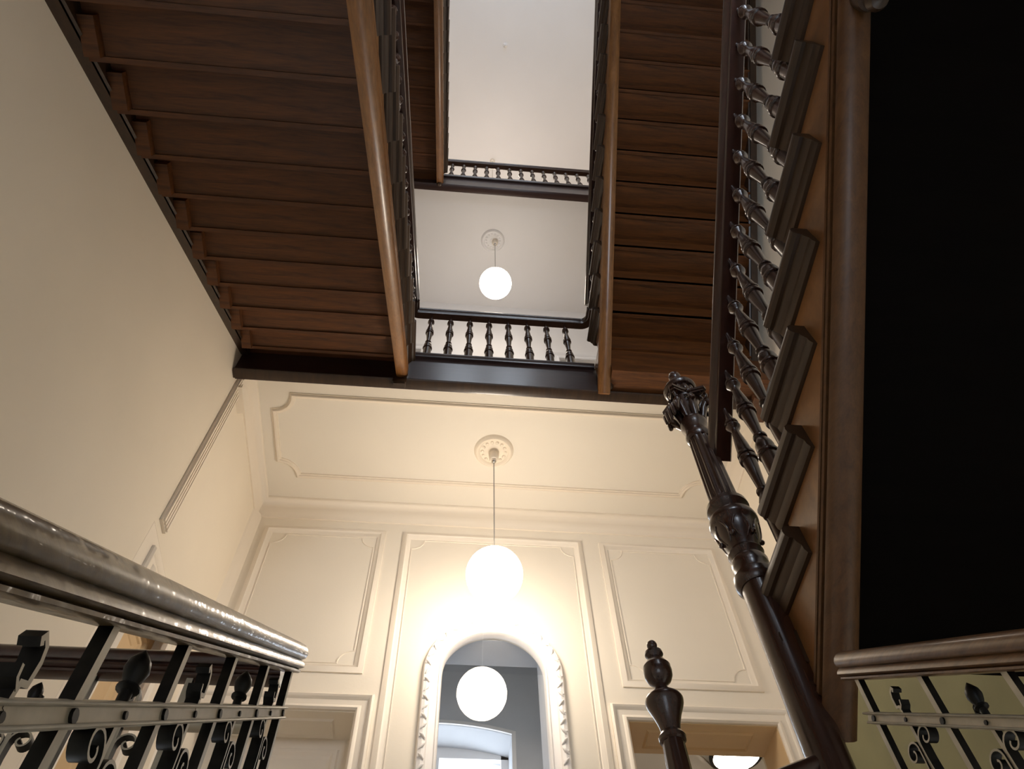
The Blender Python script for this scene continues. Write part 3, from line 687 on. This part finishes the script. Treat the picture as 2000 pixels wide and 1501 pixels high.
for k in range(6):   # carved leaves and beads on the vase
    a = 2*PI*k/6+0.35
    ca, sa = math.cos(a), math.sin(a)
    for s_ in (-1, 1):
        pts = []
        for i in range(6):
            t_ = i/5; z = 0.664+0.030*t_; r = 0.0195+0.0075*t_+0.0005; w = s_*(0.16+0.22*math.sin(PI*t_))
            pts.append((nx_+r*math.cos(a+w), ny_+r*math.sin(a+w), z))
        vl.tube(pts, [0.0008, 0.0016, 0.0022, 0.0022, 0.0018, 0.001], 6)
    a2 = a+PI/6
    vl.ball(nx_+0.0235*math.cos(a2), ny_+0.0235*math.sin(a2), 0.671, 0.0036, seg=10, rings=6)
vl.build('carved_leaf', M['turned'], nw, smooth=60)
MB().lathe([(0.0188, 0.742), (0.0186, 0.745)]+[(0.0186-0.0026*i/8, 0.747+0.132*i/8) for i in range(9)]+[(0.0158, 0.882)], nx_, ny_, 0, 64, flutes=(0.746, 0.880, 12, 0.14)).build('fluted_shaft', M['turned'], nw, smooth=60)
MB().lathe([(0.0158, 0.880), (0.0180, 0.884), (0.0185, 0.890), (0.0172, 0.896), (0.0165, 0.903), (0.0185, 0.912), (0.0200, 0.918), (0.0195, 0.924), (0.0150, 0.930), (0.0160, 0.950), (0.0200, 0.972), (0.0215, 0.978)], nx_, ny_, 0, 32).build('bell', M['turned'], nw)
cp = MB()
A = []   # concave sided abacus
for k in range(4):
    a = PI/4+k*PI/2
    A.append((nx_+0.0375*math.cos(a-0.09), ny_+0.0375*math.sin(a-0.09)))
    A.append((nx_+0.0375*math.cos(a+0.09), ny_+0.0375*math.sin(a+0.09)))
    for q in (0.25, 0.4, 0.5, 0.6, 0.75):
        w = a+PI/2*q; r = 0.0215+0.012*(abs(q-0.5)*2)**2*1.2
        A.append((nx_+r*math.cos(w), ny_+r*math.sin(w)))
cp.prism(A, 'z', 0.984, 0.989); 
A2 = [(nx_+(x-nx_)*0.93, ny_+(y-ny_)*0.93) for x, y in A]; cp.prism(A2, 'z', 0.979, 0.984)
cp.build('abacus', M['turned'], nw, smooth=0)
lv = MB()
for k in range(8):
    a = PI/4*k+PI/4*0; corner = (k % 2 == 1)
    ca, sa = math.cos(a), math.sin(a)
    def P(r, z, w=0): return (nx_+r*ca-w*sa, ny_+r*sa+w*ca, z)
    if corner:   # corner volutes
        sp = []
        for i in range(15):
            th = -PI/2+i*0.42; rr_ = 0.0078*(1-i/18)
            sp.append(P(0.0285+rr_*math.cos(th), 0.9695+rr_*math.sin(th)))
        lv.tube([P(0.0165, 0.935), P(0.0200, 0.952)]+sp, [0.0022]*8+[0.0018]*9, 6)
        lv.tube([P(0.017, 0.925), P(0.022, 0.940), P(0.0285, 0.952), P(0.0335, 0.950), P(0.0345, 0.942)], [0.0035, 0.0058, 0.0062, 0.0052, 0.003], 7)
    else:
        lv.tube([P(0.0165, 0.922), P(0.0185, 0.940), P(0.0220, 0.953), P(0.0275, 0.957), P(0.0295, 0.950)], [0.004, 0.0062, 0.006, 0.0045, 0.0025], 7)
        for s_ in (-1, 1):
            sp = []
            for i in range(10):
                th = -PI/2+i*0.5; rr_ = 0.0052*(1-i/13)
                sp.append(P(0.0215, 0.9680+rr_*math.sin(th), s_*(0.0062-rr_*math.cos(th))))
            lv.tube(sp, 0.0014, 6)
        lv.ball(*P(0.0225, 0.981), 0.004, seg=8, rings=6)
lv.build('acanthus_leaves', M['turned'], nw, smooth=60)
# one large drooping leaf on the hall side
dl = MB()
for s_, L_ in ((0, 1.0), (-1, 0.8), (1, 0.8), (-2, 0.55), (2, 0.55)):
    a = math.radians(200)+s_*0.20
    ca, sa = math.cos(a), math.sin(a)
    dl.tube([(nx_+0.021*ca, ny_+0.021*sa, 0.955), (nx_+0.030*ca, ny_+0.030*sa, 0.952), (nx_+0.037*ca, ny_+0.037*sa, 0.938), (nx_+0.0385*ca, ny_+0.0385*sa, 0.938-0.026*L_)], [0.003, 0.0048, 0.005, 0.0022], 7)
dl.build('drooping_leaf', M['turned'], nw, smooth=60)
MB().lathe([(0.0180, 0.989), (0.0195, 0.993), (0.0200, 1.000), (0.0190, 1.006), (0.0165, 1.010)], nx_, ny_, 0, 40).build('gadrooned_dome', M['turned'], nw)
gd = MB()
for k in range(12):
    a = 2*PI*k/12
    gd.ball(nx_+0.0178*math.cos(a), ny_+0.0178*math.sin(a), 1.0, 0.0048, 0.0048, 0.0095, 8, 8)
gd.build('gadroon', M['turned'], nw, smooth=60)
MB().lathe([(0.0150, 1.008), (0.0225, 1.010), (0.0250, 1.0135), (0.0256, 1.017), (0.0238, 1.021), (0.0190, 1.024), (0.0120, 1.030), (0.0065, 1.036), (0.0058, 1.044)], nx_, ny_, 0, 40).build('saucer', M['turned'], nw)
MB().ball(nx_, ny_, 1.0570, 0.0098, 0.0098, 0.0130, 20, 14).build('knob', M['turned'], nw, smooth=80)

n2x, n2y = 0.2035, 0.600
n2 = thing('newel_post', 'smaller dark turned newel post with ball finial right of the arch', 'newel post', (n2x, n2y, F1))
MB().lathe([(0.020, 0.13), (0.020, 0.19), (0.013, 0.20), (0.0128, 0.25), (0.0115, 0.36), (0.0098, 0.411)], n2x, n2y, 0, 48, flutes=(0.2, 0.4115, 10, 0.06)).build('shaft', M['turned'], n2, smooth=60)
MB().lathe([(0.0098, 0.411), (0.0118, 0.4125), (0.0122, 0.416), (0.0105, 0.419), (0.0086, 0.421), (0.0098, 0.428), (0.0128, 0.438), (0.0160, 0.4455), (0.0172, 0.449), (0.0178, 0.4525), (0.0170, 0.455), (0.0130, 0.4585), (0.0085, 0.4625), (0.0058, 0.467), (0.0052, 0.470), (0.0070, 0.4715),
            (0.0110, 0.4750), (0.0132, 0.4800), (0.0137, 0.4855), (0.0130, 0.4895), (0.0132, 0.4905), (0.0110, 0.4940), (0.0078, 0.4990), (0.0060, 0.5010), (0.0070, 0.5025), (0.0090, 0.5050), (0.0086, 0.5078), (0.0055, 0.5100), (0.0035, 0.5120)], n2x, n2y, 0, 32).build('vase', M['turned'], n2)
MB().ball(n2x, n2y, 0.5165, 0.0052, 0.0052, 0.0055, 16, 10).build('finial', M['turned'], n2, smooth=80)
hr = thing('handrail', 'short dark handrail rising from the smaller newel to the big newel post', 'handrail', (0.27, 0.6, 0.36))
d_ = V((0.335-n2x, 0, 0.050)).normalized()
a_, b_ = V((n2x+0.008, 0.6, 0.336)), V((0.330, 0.6, 0.336+(0.330-n2x-0.008)*math.tan(math.radians(21.2))))
MB().sweep([a_, b_], [(q*0.62, p*0.62) for p, q in RAIL], (0, -1, 0)).build('rail', M['rail'], hr, smooth=50)

# ------------------------------------------------------------------ iron balustrades of the lower stair
IR = [(-0.0045, 0.0), (-0.0060, 0.0008), (-0.0062, 0.0022), (-0.0044, 0.0030), (-0.0070, 0.0036), (-0.0088, 0.0044), (-0.0086, 0.0064), (-0.0070, 0.0088), (-0.0058, 0.0096), (-0.0086, 0.0106), (-0.0100, 0.0128), (-0.0103, 0.0145), (-0.0098, 0.0172), (-0.0078, 0.0202), (-0.0040, 0.0222)]
IR = IR+[(-p, q) for p, q in IR[::-1]]
def scroll_pts(cy, cz, r0, turns, start, sgn, n=22):
    pts = []
    for i in range(n+1):
        th = math.radians(start)+sgn*turns*2*PI*i/n
        r = r0*(1-0.80*i/n); pts.append((cy+r*math.cos(th), cz+r*math.sin(th)))
    return pts
def iron_balustrade(label, org, along, slope, first, count, s_end, railmat, spacing=0.0700, hand=1):
    """org: point of the rail underside at distance 0; along: unit horizontal direction of falling distance s; slope: rise per s."""
    org = V(org); al = V(along); wd = V((-al.y, al.x, 0))*hand
    t = thing('iron_balustrade', label, 'balustrade', tuple(org+V((0, 0, -0.28))))
    def W(s, h, w=0.0): return org+al*s+V((0, 0, slope*s+h))+wd*w
    N = wd
    # handrail
    a, b = W(-0.006, 0), W(s_end, 0)
    side = N.cross((b-a).normalized()); sg = 1 if side.z > 0 else -1
    MB().sweep([a, b], [(q*sg, p) for p, q in IR], N).build('handrail', railmat, t, smooth=40)
    # mid rail: web and two beads
    for nm, h0, h1, w, m_ in (('mid_rail', -0.0380, -0.0315, 0.0030, M['steel']), ('bead', -0.0322, -0.0296, 0.0056, M['steel']), ('bead', -0.0402, -0.0376, 0.0056, M['steel'])):
        a, b = W(0, h0), W(s_end, h0)
        q = h1-h0
        pr = [(0, -w), (0, w), (q*sg, w), (q*sg, -w)] if w < 0.004 else [(0.0006*sg, -w*0.9), (0, 0), (0.0006*sg, w*0.9), (q*0.5*sg, w), ((q-0.0006)*sg, w*0.9), (q*sg, 0), ((q-0.0006)*sg, -w*0.9), (q*0.5*sg, -w)]
        MB().sweep([a, b], pr, N).build(nm, m_, t, smooth=50)
    def bar(s, h0, h1, w, d, name, m_=M['iron'], top_skew=True):
        ps = []
        for ss, ww in ((-d, -w), (d, -w), (d, w), (-d, w)): ps.append((s+ss, ww))
        mb = MB(); mb.add([W(p, h0, q) for p, q in ps]+[W(p, h1, q) for p, q in ps], [(0, 1, 2, 3), (4, 7, 6, 5), (0, 4, 5, 1), (1, 5, 6, 2), (2, 6, 7, 3), (3, 7, 4, 0)])
        return mb.build(name, m_, t, smooth=0)
    def lit_sides(o):     # paler side faces: light falling on bars and scrolls, put into the colour
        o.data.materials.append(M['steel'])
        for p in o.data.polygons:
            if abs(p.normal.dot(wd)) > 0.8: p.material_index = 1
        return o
    def plumb(s, z, w=0.0, s0=0.0):   # point at distance s, plumb offset z measured from the rail line at s0
        return org+al*s+V((0, 0, slope*s0+z-0.003))+wd*w
    flat = [(-0.0007, -0.0034), (0.0007, -0.0034), (0.0007, 0.0034), (-0.0007, 0.0034)]
    for k in range(count):
        s = first+k*spacing
        lit_sides(bar(s, -0.262, 0.001, 0.0026, 0.0024, 'iron_bar'))
        MB().tube([W(s, -0.0350, -0.0042), W(s, -0.0350, 0.0042)], 0.0024, 10).build('bolt', M['iron'], t)
        if k == count-1: break
        c = s+spacing/2
        lit_sides(bar(c, -0.262, -0.034, 0.0022, 0.0015, 'ornament_bar'))
        MB().tube([W(c, -0.0350, -0.004), W(c, -0.0350, 0.004)], 0.0015, 10).build('bolt', M['iron'], t)
        f = MB()
        if k % 2 == 0:   # curled strap finial
            pts = [(c, -0.030), (c, -0.0215), (c-0.0035, -0.0195), (c-0.0035, -0.012), (c-0.0020, -0.0080), (c+0.0012, -0.0065), (c+0.0022, -0.0085), (c+0.0008, -0.0098)]
            f.sweep([plumb(p, q, 0, c) for p, q in pts], [(-0.0010, -0.0032), (0.0010, -0.0032), (0.0010, 0.0032), (-0.0010, 0.0032)], N)
            f.sweep([plumb(p, q, 0, c) for p, q in [(c, -0.024), (c+0.0030, -0.022), (c+0.0040, -0.0185)]], flat, N)
        else:            # bud finial with a curled tendril
            p0 = plumb(c, 0, 0, c)
            f.lathe([(0.0024, -0.034), (0.0024, -0.0225), (0.0044, -0.0215), (0.0044, -0.0205), (0.0026, -0.0195), (0.0040, -0.0165), (0.0050, -0.0130), (0.0044, -0.0095), (0.0022, -0.0060), (0.0003, -0.0035)], p0.x, p0.y, p0.z, 14)
            f.tube([plumb(p, q, w, c) for p, q, w in [(c, -0.026, 0), (c-0.004, -0.0245, 0.001), (c-0.0075, -0.0205, 0.001), (c-0.0070, -0.0165, 0.001), (c-0.0045, -0.0150, 0.001), (c-0.0030, -0.0168, 0.001)]], [0.0016, 0.0016, 0.0014, 0.0013, 0.0013, 0.0016], 7)
        fo = f.build('finial', M['iron'], t, smooth=40)
        if k % 2 == 0: lit_sides(fo)
        sc = MB()
        for g in (-1, 1):
            r = 0.0085
            p1 = [(c+g*0.0035, -0.092), (c+g*0.0030, -0.075), (c+g*0.0020, -0.062), (c+g*0.0020, -0.054)]
            sp = scroll_pts(c+g*(0.0020+r), -0.0520, r, 1.15, 180 if g > 0 else 0, -1 if g > 0 else 1)
            sc.sweep([plumb(p, q, 0, c) for p, q in p1+sp], flat, N)
            p2 = [(c, -0.094), (c+g*0.010, -0.090), (c+g*0.020, -0.096), (c+g*0.0315, -0.112)]
            sc.sweep([plumb(p, q, 0, c) for p, q in p2], flat, N)
            sp = scroll_pts(c+g*0.0125, -0.128, 0.0095, 1.1, 90, -g)
            sc.sweep([plumb(p, q, 0, c) for p, q in [(c+g*0.002, -0.150), (c+g*0.004, -0.130), (c+g*0.008, -0.120)]+sp], flat, N)
        lit_sides(sc.build('scroll', M['iron'], t, smooth=40))
        p0 = plumb(c, 0, 0, c)
        MB().lathe([(0.0045, -0.104), (0.0062, -0.101), (0.0066, -0.096), (0.0060, -0.091), (0.0042, -0.088)], p0.x, p0.y, p0.z, 12).build('collar', M['iron'], t)
    return t
sl = -0.733
iron_balustrade('wrought iron balustrade with worn varnished handrail in the lower left foreground', (-0.117, 0.502, 0.3925), (0, -1, 0), -0.725, 0.005, 9, 0.62, M['oldrail'], spacing=0.0690, hand=-1)
iron_balustrade('wrought iron balustrade with brown handrail in the lower right corner', (0.332, 0.503, 0.4060), (0, -1, 0), -0.738, 0.009, 9, 0.62, M['brownrail'], spacing=0.0705, hand=1)
iron_balustrade('wrought iron guard with dark brown rail behind the left foreground balustrade', (-0.130, 0.507, 0.3860), (-1, 0, 0), 0.0, 0.060, 6, 0.436, M['rail'], hand=1)

# lower stair that the photographer stands on, and slabs carrying the hall floor edge
fE = thing('staircase', 'lower stone coloured stair between the two iron balustrades under the photographer', 'staircase', (0.105, 0.5, F1))
for k in range(12):
    y = 0.52-0.082*(k+1); z = F1-0.060*(k+1)
    MB().box(-0.135, 0.355, y, y+0.09, z-0.05, z).build('step', M['stone'], fE, smooth=0)
